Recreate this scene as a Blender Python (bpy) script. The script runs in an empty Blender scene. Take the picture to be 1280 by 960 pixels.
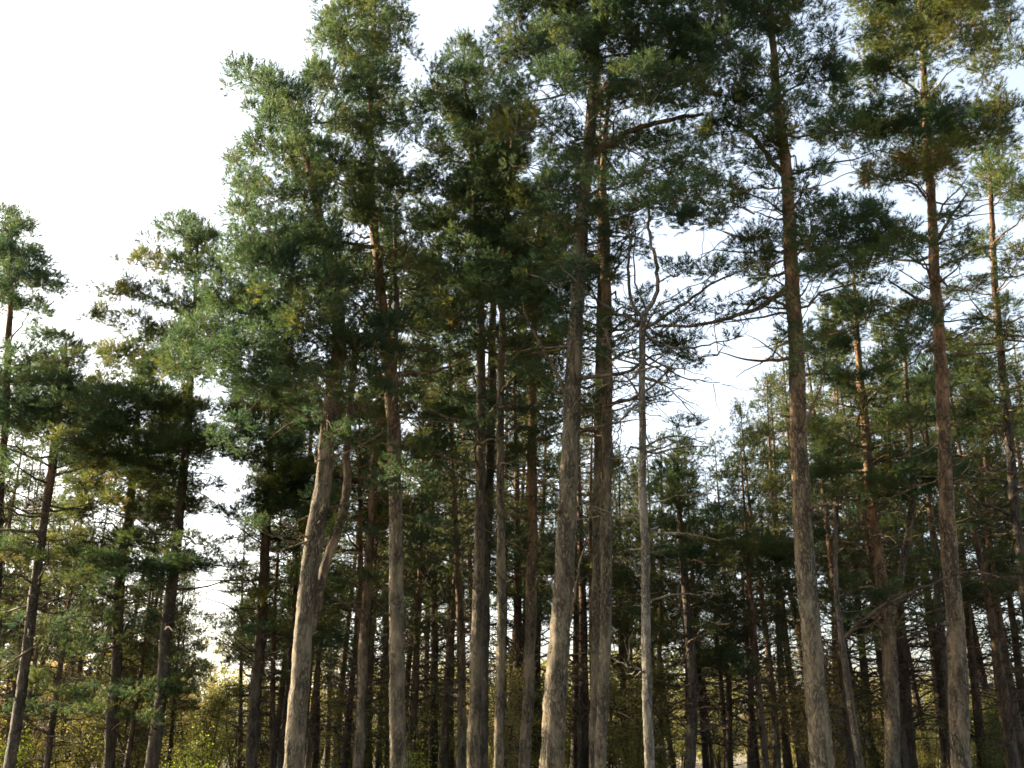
import bpy, math, random
import numpy as np

# ------------------------------------------------------------------ camera, sky, sun, exposure
SC = bpy.context.scene
COL = SC.collection
F_PX = 1300.0                       # focal length in photo pixels (photo is 1280 wide)
PITCH = math.radians(19.2)
EYE = np.array([0.0, 0.0, 1.6])

cam = bpy.data.cameras.new('camera')
cam.sensor_width = 36.0
cam.lens = 36.0 * F_PX / 1280.0
cam.clip_start = 0.1
cam.clip_end = 3000.0
cam_o = bpy.data.objects.new('camera', cam)
cam_o.location = EYE
cam_o.rotation_euler = (math.radians(90) + PITCH, 0, 0)
COL.objects.link(cam_o)
SC.camera = cam_o

SUN_AZ = math.radians(-66)          # measured from the view direction (+Y), negative = to the left
SUN_EL = math.radians(18)
world = bpy.data.worlds.new('World')
SC.world = world
world.use_nodes = True
wn = world.node_tree.nodes
sky = wn.new('ShaderNodeTexSky')
sky.sky_type = 'NISHITA'
sky.sun_disc = False
sky.sun_elevation = SUN_EL
sky.sun_rotation = SUN_AZ
sky.air_density = 1.0
sky.dust_density = 4.0
sky.ozone_density = 1.0
wn['Background'].inputs['Strength'].default_value = 0.095
veil = wn.new('ShaderNodeHueSaturation')        # thin high cloud: the whole sky is paler than clear air
veil.inputs['Saturation'].default_value = 0.6
world.node_tree.links.new(sky.outputs[0], veil.inputs['Color'])
world.node_tree.links.new(veil.outputs[0], wn['Background'].inputs['Color'])

sun = bpy.data.lights.new('sun', 'SUN')
sun.energy = 5.0
sun.angle = math.radians(0.55)
sun.color = (1.0, 0.84, 0.60)
sun_o = bpy.data.objects.new('sun', sun)
COL.objects.link(sun_o)
from mathutils import Vector
sdir = Vector((math.sin(SUN_AZ) * math.cos(SUN_EL), math.cos(SUN_AZ) * math.cos(SUN_EL), math.sin(SUN_EL)))
sun_o.rotation_euler = sdir.to_track_quat('Z', 'Y').to_euler()
sun_o.location = (-40, 30, 40)

SC.view_settings.view_transform = 'Standard'
SC.view_settings.look = 'None'
SC.view_settings.gamma = 1.0
SC.view_settings.use_curve_mapping = False
SC.view_settings.exposure = 2.7
SC.render.engine = 'CYCLES'
SC.cycles.max_bounces = 6
SC.cycles.diffuse_bounces = 4
SC.cycles.transmission_bounces = 4
SC.cycles.use_denoising = True
SC.cycles.filter_width = 1.6

rng = np.random.default_rng(11)
random.seed(11)

# ------------------------------------------------------------------ geometry helpers
CP, SP = math.cos(PITCH), math.sin(PITCH)
def at(u, v, D):
    """world point seen at photo pixel (u, v) standing at ground distance D (world Y)"""
    x, y = (u - 640) / F_PX, -(v - 480) / F_PX
    d = np.array([x, CP - SP * y, SP + CP * y])
    return EYE + d * (D / d[1])
def depth(p):
    return (p[1] - EYE[1]) * CP + (p[2] - EYE[2]) * SP
def ground_z(x, y):
    return 0.14 * math.sin(x * 0.21 + 1.3) * math.cos(y * 0.17) + 0.07 * math.sin(x * 0.53 + y * 0.41)
def unit(a):
    return a / np.maximum(np.linalg.norm(a, axis=-1, keepdims=True), 1e-9)
def resample(pts, n):
    """smooth curve through the points (Catmull-Rom), n samples"""
    pts = np.asarray(pts, float)
    if len(pts) < 3:
        t = np.linspace(0, 1, n)[:, None]
        return pts[0] * (1 - t) + pts[-1] * t
    P = np.vstack([2 * pts[0] - pts[1], pts, 2 * pts[-1] - pts[-2]])
    seg = np.linalg.norm(np.diff(pts, axis=0), axis=1)
    cum = np.concatenate([[0], np.cumsum(seg)])
    out = []
    for s in np.linspace(0, cum[-1], n):
        i = min(max(np.searchsorted(cum, s, side='right') - 1, 0), len(seg) - 1)
        t = (s - cum[i]) / max(seg[i], 1e-9)
        p0, p1, p2, p3 = P[i], P[i + 1], P[i + 2], P[i + 3]
        out.append(0.5 * ((2 * p1) + (-p0 + p2) * t + (2 * p0 - 5 * p1 + 4 * p2 - p3) * t * t + (-p0 + 3 * p1 - 3 * p2 + p3) * t ** 3))
    return np.array(out)

class Wood:
    """collects tubes of bark"""
    def __init__(self):
        self.v, self.f, self.a, self.n = [], [], [], 0
    def tube(self, pts, rad, sides=5, bark=0.5, rough=0.0):
        pts = np.asarray(pts, float); rad = np.asarray(rad, float); n = len(pts)
        t = unit(np.gradient(pts, axis=0))
        ref = np.array([0, 1.0, 0.13]) if abs(t[:, 2]).mean() > 0.7 else np.array([0.05, 0, 1.0])
        a = unit(np.cross(t, ref)); b = np.cross(t, a)
        th = np.arange(sides) * 2 * math.pi / sides
        r = np.repeat(rad[:, None], sides, 1)
        if rough:
            h = np.cumsum(np.concatenate([[0], np.linalg.norm(np.diff(pts, axis=0), axis=1)]))
            ph = rng.uniform(0, 6.28, 8)
            for k, (m, w, am) in enumerate(((1, .7, .45), (2, 1.3, .5), (3, 2.1, .5), (5, 3.7, .35), (4, 6.1, .35), (7, 9.0, .3))):
                r = r * (1 + rough * am * np.sin(m * th[None] + w * h[:, None] + ph[k]) * np.cos(w * .73 * h[:, None] + ph[k] * 2))
            r = r * (1 + rough * rng.normal(0, .35, r.shape))
        ring = pts[:, None] + r[..., None] * (np.cos(th)[None, :, None] * a[:, None] + np.sin(th)[None, :, None] * b[:, None])
        self.v.append(ring.reshape(-1, 3))
        i = np.arange(n - 1)[:, None] * sides; j = np.arange(sides)[None]; j2 = (j + 1) % sides
        q = np.stack([i + j, i + j2, i + sides + j2, i + sides + j], -1).reshape(-1, 4) + self.n
        self.f.append(q)
        self.a.append(np.repeat(np.broadcast_to(bark, (n,)).astype(float), sides))
        self.n += n * sides
    def build(self, name, mat, parent):
        V = np.concatenate(self.v); Q = np.concatenate(self.f); A = np.concatenate(self.a)
        me = bpy.data.meshes.new(name)
        me.vertices.add(len(V)); me.vertices.foreach_set('co', V.astype(np.float32).ravel())
        me.loops.add(Q.size); me.loops.foreach_set('vertex_index', Q.astype(np.int32).ravel())
        me.polygons.add(len(Q)); me.polygons.foreach_set('loop_start', (np.arange(len(Q)) * 4).astype(np.int32))
        me.polygons.foreach_set('use_smooth', np.ones(len(Q), bool))
        at_ = me.attributes.new('bark', 'FLOAT', 'POINT'); at_.data.foreach_set('value', A.astype(np.float32))
        me.update(); me.validate()
        me.materials.append(mat)
        return link(name, me, parent)

def link(name, me, parent=None):
    o = bpy.data.objects.new(name, me); COL.objects.link(o); o.parent = parent
    return o
def tri_mesh(name, V, tint, mat, parent, corners=3):
    """soup of separate small faces (needles, leaves)"""
    n = len(V) // corners
    me = bpy.data.meshes.new(name)
    me.vertices.add(len(V)); me.vertices.foreach_set('co', V.astype(np.float32).ravel())
    me.loops.add(len(V)); me.loops.foreach_set('vertex_index', np.arange(len(V), dtype=np.int32))
    me.polygons.add(n); me.polygons.foreach_set('loop_start', (np.arange(n) * corners).astype(np.int32))
    a = me.attributes.new('tint', 'FLOAT', 'POINT'); a.data.foreach_set('value', tint.astype(np.float32))
    me.update()
    me.materials.append(mat)
    o = link(name, me, parent)
    o['kind'] = 'stuff'; o.color = (.5, .5, .5, 1)
    return o
TRIS = [0]
def needles(base, axis, tint, K=16, length=.085, width=.011, shoot=.15):
    """brush-like shoots: K flat needles round every axis; returns verts (S*K*3,3) and tint"""
    S = len(base)
    TRIS[0] += S * K
    ax = unit(axis)
    ref = unit(rng.normal(size=(S, 3)))
    e1 = unit(np.cross(ax, ref)); e2 = np.cross(ax, e1)
    s = rng.uniform(0, 1, (S, K)) ** .8
    ph = rng.uniform(0, 2 * math.pi, (S, K))
    rad = np.cos(ph)[..., None] * e1[:, None] + np.sin(ph)[..., None] * e2[:, None]
    sl = shoot * rng.uniform(.7, 1.3, (S, 1))
    b = base[:, None] + ax[:, None] * (s * sl)[..., None]
    spread = (1.05 - .65 * s)[..., None]
    d = unit(ax[:, None] * .75 + rad * spread + rng.normal(0, .12, (S, K, 3)))
    L = length * rng.uniform(.75, 1.25, (S, K, 1))
    side = unit(np.cross(d, rng.normal(size=(S, K, 3)))) * (width * .5)
    V = np.stack([b - side, b + side, b + d * L], 2).reshape(-1, 3)
    return V, np.repeat(tint, K * 3)

# ------------------------------------------------------------------ materials
def nodes_of(name):
    m = bpy.data.materials.new(name); m.use_nodes = True
    return m, m.node_tree.nodes, m.node_tree.links
def ramp(N, stops, interp='LINEAR'):
    r = N.new('ShaderNodeValToRGB'); r.color_ramp.interpolation = interp
    e = r.color_ramp.elements
    while len(e) < len(stops): e.new(0.5)
    for el, (p, c) in zip(e, stops): el.position = p; el.color = (*c, 1)
    return r
def leaf_material(name, stops, trans=.3, rough=.55):
    m, N, L = nodes_of(name)
    b = N['Principled BSDF']; out = N['Material Output']
    a = N.new('ShaderNodeAttribute'); a.attribute_name = 'tint'
    inf = N.new('ShaderNodeObjectInfo')
    sc0 = N.new('ShaderNodeSeparateColor'); L.new(inf.outputs['Color'], sc0.inputs[0])
    ad = N.new('ShaderNodeMath'); ad.operation = 'SUBTRACT'; ad.inputs[1].default_value = .5      # object colour .5 = no shift
    L.new(sc0.outputs[0], ad.inputs[0])
    su = N.new('ShaderNodeMath'); su.operation = 'ADD'; su.use_clamp = True
    L.new(a.outputs['Fac'], su.inputs[0]); L.new(ad.outputs[0], su.inputs[1])
    r = ramp(N, stops); L.new(su.outputs[0], r.inputs[0])
    L.new(r.outputs[0], b.inputs['Base Color']); b.inputs['Roughness'].default_value = rough
    b.inputs['Specular IOR Level'].default_value = .18
    t = N.new('ShaderNodeBsdfTranslucent')
    g = N.new('ShaderNodeMixRGB'); g.blend_type = 'MULTIPLY'; g.inputs[0].default_value = 1; g.inputs[2].default_value = (1.45, 1.4, .75, 1)
    L.new(r.outputs[0], g.inputs[1]); L.new(g.outputs[0], t.inputs[0])
    mx = N.new('ShaderNodeMixShader'); mx.inputs[0].default_value = trans
    L.new(b.outputs[0], mx.inputs[1]); L.new(t.outputs[0], mx.inputs[2]); L.new(mx.outputs[0], out.inputs[0])
    return m
def bark_material(name, grey, orange, crack, moss=.25):
    m, N, L = nodes_of(name)
    b = N['Principled BSDF']; b.inputs['Roughness'].default_value = .9; b.inputs['Specular IOR Level'].default_value = .2
    tc = N.new('ShaderNodeTexCoord')
    mp = N.new('ShaderNodeMapping'); mp.inputs['Scale'].default_value = (1, 1, .32)
    L.new(tc.outputs['Object'], mp.inputs[0])
    nz = N.new('ShaderNodeTexNoise'); nz.inputs['Scale'].default_value = 9; nz.inputs['Detail'].default_value = 6
    L.new(mp.outputs[0], nz.inputs[0])
    wob = N.new('ShaderNodeMixRGB'); wob.inputs[0].default_value = .3
    L.new(mp.outputs[0], wob.inputs[1]); L.new(nz.outputs['Color'], wob.inputs[2])
    vo = N.new('ShaderNodeTexVoronoi'); vo.feature = 'DISTANCE_TO_EDGE'; vo.inputs['Scale'].default_value = 21
    L.new(wob.outputs[0], vo.inputs[0])
    cm = N.new('ShaderNodeTexNoise'); cm.inputs['Scale'].default_value = 5; cm.inputs['Detail'].default_value = 3
    L.new(mp.outputs[0], cm.inputs[0])
    cw = N.new('ShaderNodeMath'); cw.operation = 'MULTIPLY_ADD'; cw.inputs[1].default_value = .9; cw.inputs[2].default_value = -.28
    L.new(cm.outputs['Fac'], cw.inputs[0])
    ca = N.new('ShaderNodeMath'); ca.operation = 'ADD'; L.new(vo.outputs['Distance'], ca.inputs[0]); L.new(cw.outputs[0], ca.inputs[1])
    cr = ramp(N, [(.08, (0, 0, 0)), (.32, (1, 1, 1))]); L.new(ca.outputs[0], cr.inputs[0])
    at_ = N.new('ShaderNodeAttribute'); at_.attribute_name = 'bark'
    big = N.new('ShaderNodeTexNoise'); big.inputs['Scale'].default_value = 1.6; big.inputs['Detail'].default_value = 5
    L.new(tc.outputs['Object'], big.inputs[0])
    md = N.new('ShaderNodeMath'); md.operation = 'MULTIPLY_ADD'; md.inputs[1].default_value = .9; md.inputs[2].default_value = -.45
    L.new(big.outputs['Fac'], md.inputs[0])
    sm = N.new('ShaderNodeMath'); sm.operation = 'ADD'; sm.use_clamp = True
    L.new(at_.outputs['Fac'], sm.inputs[0]); L.new(md.outputs[0], sm.inputs[1])
    c1 = N.new('ShaderNodeMixRGB'); c1.inputs[1].default_value = (*grey, 1); c1.inputs[2].default_value = (*orange, 1)
    L.new(sm.outputs[0], c1.inputs[0])
    # lichen and moss patches
    ms = N.new('ShaderNodeTexNoise'); ms.inputs['Scale'].default_value = 3.1; ms.inputs['Detail'].default_value = 7; ms.inputs['Roughness'].default_value = .7
    L.new(tc.outputs['Object'], ms.inputs[0])
    mr = ramp(N, [(.5, (0, 0, 0)), (.72, (moss, moss, moss))]); L.new(ms.outputs['Fac'], mr.inputs[0])
    c2 = N.new('ShaderNodeMixRGB'); c2.inputs[2].default_value = (.13, .15, .06, 1)
    L.new(mr.outputs[0], c2.inputs[0]); L.new(c1.outputs[0], c2.inputs[1])
    # plate to plate variation and cracks
    v2 = N.new('ShaderNodeTexVoronoi'); v2.inputs['Scale'].default_value = 21; L.new(wob.outputs[0], v2.inputs[0])
    pr = ramp(N, [(0, (.82, .82, .82)), (1, (1.15, 1.14, 1.12))])
    sp = N.new('ShaderNodeSeparateColor'); L.new(v2.outputs['Color'], sp.inputs[0]); L.new(sp.outputs[0], pr.inputs[0])
    c3 = N.new('ShaderNodeMixRGB'); c3.blend_type = 'MULTIPLY'; c3.inputs[0].default_value = 1
    L.new(c2.outputs[0], c3.inputs[1]); L.new(pr.outputs[0], c3.inputs[2])
    mo = N.new('ShaderNodeTexNoise'); mo.inputs['Scale'].default_value = 11; mo.inputs['Detail'].default_value = 8; mo.inputs['Roughness'].default_value = .75
    L.new(mp.outputs[0], mo.inputs[0])
    mor = ramp(N, [(.34, (.52, .51, .50)), (.5, (1, 1, 1)), (.66, (1.42, 1.39, 1.33))]); L.new(mo.outputs['Fac'], mor.inputs[0])
    c5 = N.new('ShaderNodeMixRGB'); c5.blend_type = 'MULTIPLY'; c5.inputs[0].default_value = 1
    L.new(c3.outputs[0], c5.inputs[1]); L.new(mor.outputs[0], c5.inputs[2]); c3 = c5
    c4 = N.new('ShaderNodeMixRGB'); c4.inputs[1].default_value = (*crack, 1)
    L.new(cr.outputs[0], c4.inputs[0]); L.new(c3.outputs[0], c4.inputs[2])
    L.new(c4.outputs[0], b.inputs['Base Color'])
    hm = N.new('ShaderNodeMath'); hm.operation = 'MULTIPLY_ADD'; hm.inputs[1].default_value = .6
    L.new(nz.outputs['Fac'], hm.inputs[0]); L.new(cr.outputs[0], hm.inputs[2])
    bp = N.new('ShaderNodeBump'); bp.inputs['Strength'].default_value = .8; bp.inputs['Distance'].default_value = .05
    L.new(hm.outputs[0], bp.inputs['Height']); L.new(bp.outputs[0], b.inputs['Normal'])
    return m

NEEDLE = leaf_material('pine_needles', [(0, (.024, .050, .035)), (.3, (.039, .066, .034)), (.55, (.064, .076, .025)), (.8, (.115, .112, .030)), (1, (.16, .092, .032))], .5)
NEEDLE_FAR = leaf_material('pine_needles_far', [(0, (.024, .044, .028)), (.4, (.046, .062, .029)), (.75, (.095, .090, .032)), (1, (.14, .095, .034))], .4)
LEAF = leaf_material('bush_leaves', [(0, (.085, .105, .038)), (.35, (.165, .158, .058)), (.6, (.20, .175, .072)), (.8, (.175, .128, .06)), (1, (.125, .085, .046))], .4)
LEAF_BRIGHT = leaf_material('yellow_green_leaves', [(0, (.12, .18, .025)), (1, (.22, .23, .035))], .45)
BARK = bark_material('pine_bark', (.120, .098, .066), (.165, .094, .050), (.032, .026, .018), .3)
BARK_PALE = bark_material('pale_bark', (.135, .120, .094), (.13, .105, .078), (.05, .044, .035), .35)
BARK_DARK = bark_material('dark_bark', (.068, .056, .043), (.14, .075, .04), (.025, .02, .016), .3)  # also gives the left trunks their backlit, near-silhouette shade as colour

m, N, L = nodes_of('forest_floor')
tc = N.new('ShaderNodeTexCoord'); n1 = N.new('ShaderNodeTexNoise'); n1.inputs['Scale'].default_value = .35; n1.inputs['Detail'].default_value = 9
n1.inputs['Roughness'].default_value = .7
L.new(tc.outputs['Object'], n1.inputs[0])
r = ramp(N, [(.3, (.06, .045, .028)), (.48, (.11, .08, .045)), (.6, (.075, .085, .03)), (.75, (.14, .12, .05))])
L.new(n1.outputs['Fac'], r.inputs[0]); L.new(r.outputs[0], N['Principled BSDF'].inputs['Base Color'])
N['Principled BSDF'].inputs['Roughness'].default_value = .95
n2 = N.new('ShaderNodeTexNoise'); n2.inputs['Scale'].default_value = 14; n2.inputs['Detail'].default_value = 6
L.new(tc.outputs['Object'], n2.inputs[0])
bp = N.new('ShaderNodeBump'); bp.inputs['Distance'].default_value = .06; L.new(n2.outputs['Fac'], bp.inputs['Height']); L.new(bp.outputs[0], N['Principled BSDF'].inputs['Normal'])
FLOOR = m

# ------------------------------------------------------------------ ground
xs = np.concatenate([[-1500, -600, -250], np.linspace(-120, 120, 97), [250, 600, 1500]])
ys = np.concatenate([[-1500, -500, -150], np.linspace(-60, 180, 97), [300, 700, 1800]])
gv = [(x, y, ground_z(x, y) if abs(x) < 130 and -70 < y < 190 else 0) for y in ys for x in xs]
w = len(xs)
gf = [(j * w + i, j * w + i + 1, (j + 1) * w + i + 1, (j + 1) * w + i) for j in range(len(ys) - 1) for i in range(w - 1)]
me = bpy.data.meshes.new('ground'); me.from_pydata(gv, [], gf); me.materials.append(FLOOR)
for p in me.polygons: p.use_smooth = True
g = link('ground', me); g['kind'] = 'structure'; g['label'] = 'brown needle strewn forest floor'

# ------------------------------------------------------------------ pines
def thing(name, label, cat, loc, group=None):
    o = bpy.data.objects.new(name, None); COL.objects.link(o)
    o.location = tuple(loc); o.empty_display_size = .3
    o['label'] = label; o['category'] = cat
    if group: o['group'] = group
    return o

def crooked(p0, p1, n, jit, sag=0.0, lift=0.0):
    """polyline from p0 to p1 with kinks; lift curves it up towards the end"""
    p0, p1 = np.asarray(p0, float), np.asarray(p1, float)
    t = np.linspace(0, 1, n)[:, None]
    L_ = np.linalg.norm(p1 - p0)
    p = p0 * (1 - t) + p1 * t
    p = p + np.array([0, 0, 1]) * (-(sag + lift) * L_ * np.sin(math.pi * t) * (1 - .3 * t))
    nz = np.cumsum(rng.normal(0, jit * L_ / math.sqrt(n), (n, 3)), axis=0)
    nz = nz - t * nz[-1]
    return p + nz

def pad_clumps(a, b, dens):
    """random points in a flattened dome, more of them near its shell"""
    vol = 4.19 * a * a * .85 * b
    n = max(4, int(vol * dens))
    d = unit(rng.normal(size=(n, 3)))
    r = rng.uniform(.12, 1, n) ** .5
    # lumpy outline
    ph = rng.uniform(0, 6.28, 3)
    lump = 1 + .22 * np.sin(3 * np.arctan2(d[:, 1], d[:, 0]) + ph[0]) + .15 * np.sin(5 * np.arctan2(d[:, 2], d[:, 0]) + ph[1])
    p = d * (r * lump)[:, None]
    p[:, 2] = np.where(p[:, 2] < 0, p[:, 2] * .7, p[:, 2])
    return p * np.array([a, a * .85, b])

def dead_branch(W, p0, direction, length, r0, bark, level=0):
    """bare crooked branch with side twigs"""
    end = np.asarray(p0) + unit(np.asarray(direction)) * length
    n = 7
    pts = crooked(p0, end, n, .10, sag=-.06 if level == 0 else 0)
    W.tube(pts, np.linspace(r0, r0 * .25, n), 5 if level == 0 else 3, bark)
    if level < 2:
        k = int(max(2, length * (4.2 if level == 0 else 4.5)))
        for _ in range(k):
            t = rng.uniform(.2, .97); i = int(t * (n - 1))
            dv = unit(end - np.asarray(p0))
            sd = unit(dv * .7 + rng.normal(0, .65, 3) + np.array([0, 0, .1]))
            dead_branch(W, pts[i], sd, length * rng.uniform(.18, .42) * (1.1 - .5 * t), r0 * .45 * (1 - .5 * t), bark, level + 1)

# foliage masses and dead branches are grown a few times and shared by the branches that carry them
def foliage_mesh(a, b, seed, dens=24, K=20, shoots=18):
    global rng
    keep, rng = rng, np.random.default_rng(seed)
    q = pad_clumps(a, b, dens)
    W = Wood()
    o0 = np.array([0, 0, -.25 * b])
    subs = []
    for k in range(6):
        e = q[rng.integers(0, len(q))] * .8
        pts = crooked(o0, e, 5, .08); subs.append(pts); W.tube(pts, np.linspace(.010, .004, 5), 4, .3)
    sp = np.concatenate(subs)
    src = np.array([sp[np.argmin(np.linalg.norm(sp - p, axis=1) + .5 * np.maximum(0, np.linalg.norm(sp, axis=1) - np.linalg.norm(p)))] for p in q])
    for s_, q_ in zip(src, q):
        W.tube(np.array([s_, (s_ + q_) / 2 + rng.normal(0, .03, 3), q_]), [.006, .0045, .003], 3, .3)
    out = unit(q - src * .7)
    n = len(q) * shoots
    off = rng.normal(0, .068, (n, 3))
    sb = np.repeat(q, shoots, 0) + off
    sa = np.repeat(out, shoots, 0) * .5 + unit(off) * .65 + rng.normal(0, .25, (n, 3)) + np.array([0, 0, .55])
    tt = np.repeat(rng.normal(0, .12, len(q)), shoots) + rng.normal(0, .04, n)
    V, t = needles(sb, sa, tt, K, .085, .0115, .15)
    WV = np.concatenate(W.v); WQ = np.concatenate(W.f)
    WT = np.concatenate([WQ[:, [0, 1, 2]], WQ[:, [0, 2, 3]]]) + len(V)
    nt = len(V) // 3
    me = bpy.data.meshes.new('foliage')
    AV = np.concatenate([V, WV]); me.vertices.add(len(AV)); me.vertices.foreach_set('co', AV.astype(np.float32).ravel())
    AL = np.concatenate([np.arange(len(V)), WT.ravel()]); me.loops.add(len(AL)); me.loops.foreach_set('vertex_index', AL.astype(np.int32))
    np_ = nt + len(WT); me.polygons.add(np_); me.polygons.foreach_set('loop_start', (np.arange(np_) * 3).astype(np.int32))
    me.polygons.foreach_set('material_index', np.concatenate([np.zeros(nt), np.ones(len(WT))]).astype(np.int32))
    at_ = me.attributes.new('tint', 'FLOAT', 'POINT'); at_.data.foreach_set('value', np.concatenate([t, np.zeros(len(WV))]).astype(np.float32))
    me.update(); me.materials.append(NEEDLE); me.materials.append(BARK)
    rng = keep
    return me
CLASSES = [.30, .44, .62, .85]
LIB = [[foliage_mesh(a, a * .52, 1000 + 10 * i + k) for k in range(5)] for i, a in enumerate(CLASSES)]
LIB_THIN = [[foliage_mesh(a, a * .52, 2000 + 10 * i + k, 11) for k in range(4)] for i, a in enumerate(CLASSES)]
def put_foliage(c, a, b, ti, parent, thin=False):
    i = int(np.argmin([abs(math.log(a / x)) for x in CLASSES])); s_ = a / CLASSES[i]
    lib = (LIB_THIN if thin else LIB)[i]
    o = link('foliage', lib[int(rng.integers(0, len(lib)))], parent)
    o.location = tuple(c); o.rotation_euler = (rng.normal(0, .12), rng.normal(0, .12), rng.uniform(0, 6.28))
    o.scale = (s_, s_, min(1.35, max(.6, b / (a * .52))) * s_)
    o.color = (float(np.clip(ti + .5, 0, 1.5)), .5, .5, 1); o['kind'] = 'stuff'
    return o
def dead_mesh(seed, mat):
    global rng
    keep, rng = rng, np.random.default_rng(seed)
    W = Wood(); dead_branch(W, (0, 0, 0), (1, 0, rng.uniform(-.15, .2)), 1.0, .017, .3)
    o = W.build('dead_branch', mat, None); me = o.data; bpy.data.objects.remove(o)
    rng = keep
    return me
DEAD = {}

def grow(root, base, trunk, trad, pads, dead, bark_mat, orange0=.5, orange1=.9, leafmat=NEEDLE, dens=80, K=12, nl=.09, nw=.0125,
         shoots=6, sides=22, merge=False, ring=.11, tint0=.35, manual=()):
    """root: Empty. trunk: world points. pads: (centre, a, b, tint). dead: list of (height fraction range, count, length)"""
    base = np.asarray(base, float)
    T = np.asarray(trunk, float) - base
    H = T[-1, 2]
    n = max(12, int(H / ring))
    tp = resample(T, n)
    tr = np.interp(tp[:, 2], T[:, 2], trad)
    hfrac = np.clip(tp[:, 2] / H, 0, 1)
    bk = np.clip((hfrac - orange0) / max(orange1 - orange0, .05), 0, 1)
    W = Wood()
    jit = np.cumsum(rng.normal(0, .0045, (n, 2)), axis=0); tp[:, :2] += jit - np.linspace(0, 1, n)[:, None] * jit[-1]
    W.tube(tp, tr, sides, bk, rough=.10)
    def trunk_at(z):
        i = int(np.clip(np.searchsorted(tp[:, 2], z), 0, n - 1)); return tp[i], tr[i], bk[i]
    # knots and branch stubs on the trunk
    for _ in range(int(H * .9)):
        p, r_, k_ = trunk_at(rng.uniform(.12, .8) * H)
        th = rng.uniform(0, 6.28); d = np.array([math.cos(th), math.sin(th), rng.uniform(-.1, .5)])
        W.tube(np.array([p + d * r_ * .6, p + d * (r_ + rng.uniform(.01, .05)), p + d * (r_ + rng.uniform(.05, .22))]), [r_ * .28, r_ * .18, r_ * .06], 5, k_)
    if not merge: W.build('trunk', bark_mat, root)
    allb, alla, allt = [], [], []
    def reach_of(c):
        return np.linalg.norm((np.asarray(c, float) - base - trunk_at(c[2] - base[2])[0])[:2])
    todo = []
    limbs_made = []                                   # (points, radii, Wood) of every limb so far
    def limb_to(c):
        p_near, _, _ = trunk_at(c[2])
        reach = np.linalg.norm((c - p_near)[:2])
        z0 = min(c[2] - .3 * reach - .1 + rng.normal(0, .15), H * .97)
        p0, r0, k0 = trunk_at(z0)
        best, cost = None, np.linalg.norm(c - p0) * .8
        for li, (lp, lrad, lw) in enumerate(limbs_made):
            dv = c - lp[2:]
            dl = np.linalg.norm(dv, axis=1)
            back = dl + .9 * np.maximum(0, np.linalg.norm(lp[2:, :2] - p_near[:2], axis=1) - reach + .1) + .35 * np.maximum(0, lp[2:, 2] - c[2])
            i = int(np.argmin(back))
            if back[i] < cost: best, cost = (li, i + 2), back[i]
        if best is None:
            B = W if merge else Wood()
            rad0 = min(r0 * .5, .016 + .015 * reach)
            limb = crooked(p0, c, 10, .05, lift=.08 if reach > .4 else 0)
        else:
            lp, lrad, B = limbs_made[best[0]]
            rad0 = max(.008, lrad[best[1]] * .75)
            limb = crooked(lp[best[1]], c, 10, .07, lift=.05)
        rr = np.linspace(rad0, .008, 10)
        B.tube(limb, rr, 6, k0 * .7)
        limbs_made.append((limb, rr, B))
        return limb, B, k0
    for (c, a, b, ti) in sorted(pads, key=lambda p: reach_of(p[0])):
        c = np.asarray(c, float) - base
        limb, B, k0 = limb_to(c)
        if not merge:
            todo.append((c, a, b, ti, B, a < 0))
            continue
        q = pad_clumps(a, b, dens) + c
        src = limb[rng.integers(4, 10, len(q))]
        for s_, q_ in zip(src[::4], q[::4]):
            B.tube(np.array([s_, (s_ + q_) / 2 + rng.normal(0, .05, 3), q_]), [.010, .007, .004], 3, k0 * .6)
        out = unit(q - src)
        sb = np.repeat(q, shoots, 0) + rng.normal(0, .085, (len(q) * shoots, 3))
        sa = np.repeat(out, shoots, 0) * .55 + rng.normal(0, .5, (len(q) * shoots, 3)) + np.array([0, 0, .5])
        allb.append(sb); alla.append(sa)
        allt.append(np.clip(np.repeat(ti + rng.normal(0, .09, len(q)), shoots) + rng.normal(0, .06, len(sb)), 0, 1))
    if not merge:
        built = {}
        for _, _, B in limbs_made:
            if id(B) not in built: built[id(B)] = B.build('branch', bark_mat, root)
        for (c, a, b, ti, B, _) in todo: put_foliage(c, abs(a), b, ti, built[id(B)], a < 0)
    for (f0, f1, cnt, ln) in dead:
        for _ in range(int(cnt * (1 if merge else 2.9))):
            p, r_, k_ = trunk_at(rng.uniform(f0, f1) * H)
            th = rng.uniform(0, 6.28)
            if merge:
                dead_branch(W, p, np.array([math.cos(th), math.sin(th) * .8, rng.uniform(-.25, .45)]), ln * rng.uniform(.45, 1.25), min(.024, r_ * .28), k_ * .4)
                continue
            if bark_mat.name not in DEAD: DEAD[bark_mat.name] = [dead_mesh(300 + i, bark_mat) for i in range(7)]
            o = link('dead_branch', DEAD[bark_mat.name][int(rng.integers(0, 7))], root)
            o.location = tuple(p); sc1 = ln * rng.uniform(.4, 1.3)
            o.scale = (sc1, sc1, sc1); o.rotation_euler = (rng.uniform(0, 6.28), rng.uniform(-.45, .3), th)
    for (pp, r0, r1, nm) in manual:
        B = Wood(); pl = resample([np.asarray(x) - base for x in pp], max(9, 4 * len(pp)))
        pl[1:-1] += rng.normal(0, .012, (len(pl) - 2, 3))
        B.tube(pl, np.linspace(r0, r1, len(pl)), 8, .35, rough=.05)
        if nm != 'stem':
            for i in range(3, len(pl), 1):
                d = unit(pl[min(i + 1, len(pl) - 1)] - pl[i - 1]) * .6 + rng.normal(0, .6, 3)
                if rng.random() < .75: dead_branch(B, pl[i], d, rng.uniform(.2, .75), min(.012, r0 * .5), .2, 1)
        B.build(nm if nm != 'stem' else 'fork_stem', bark_mat, root)
    if merge: W.build('trunk', bark_mat, root)
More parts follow.
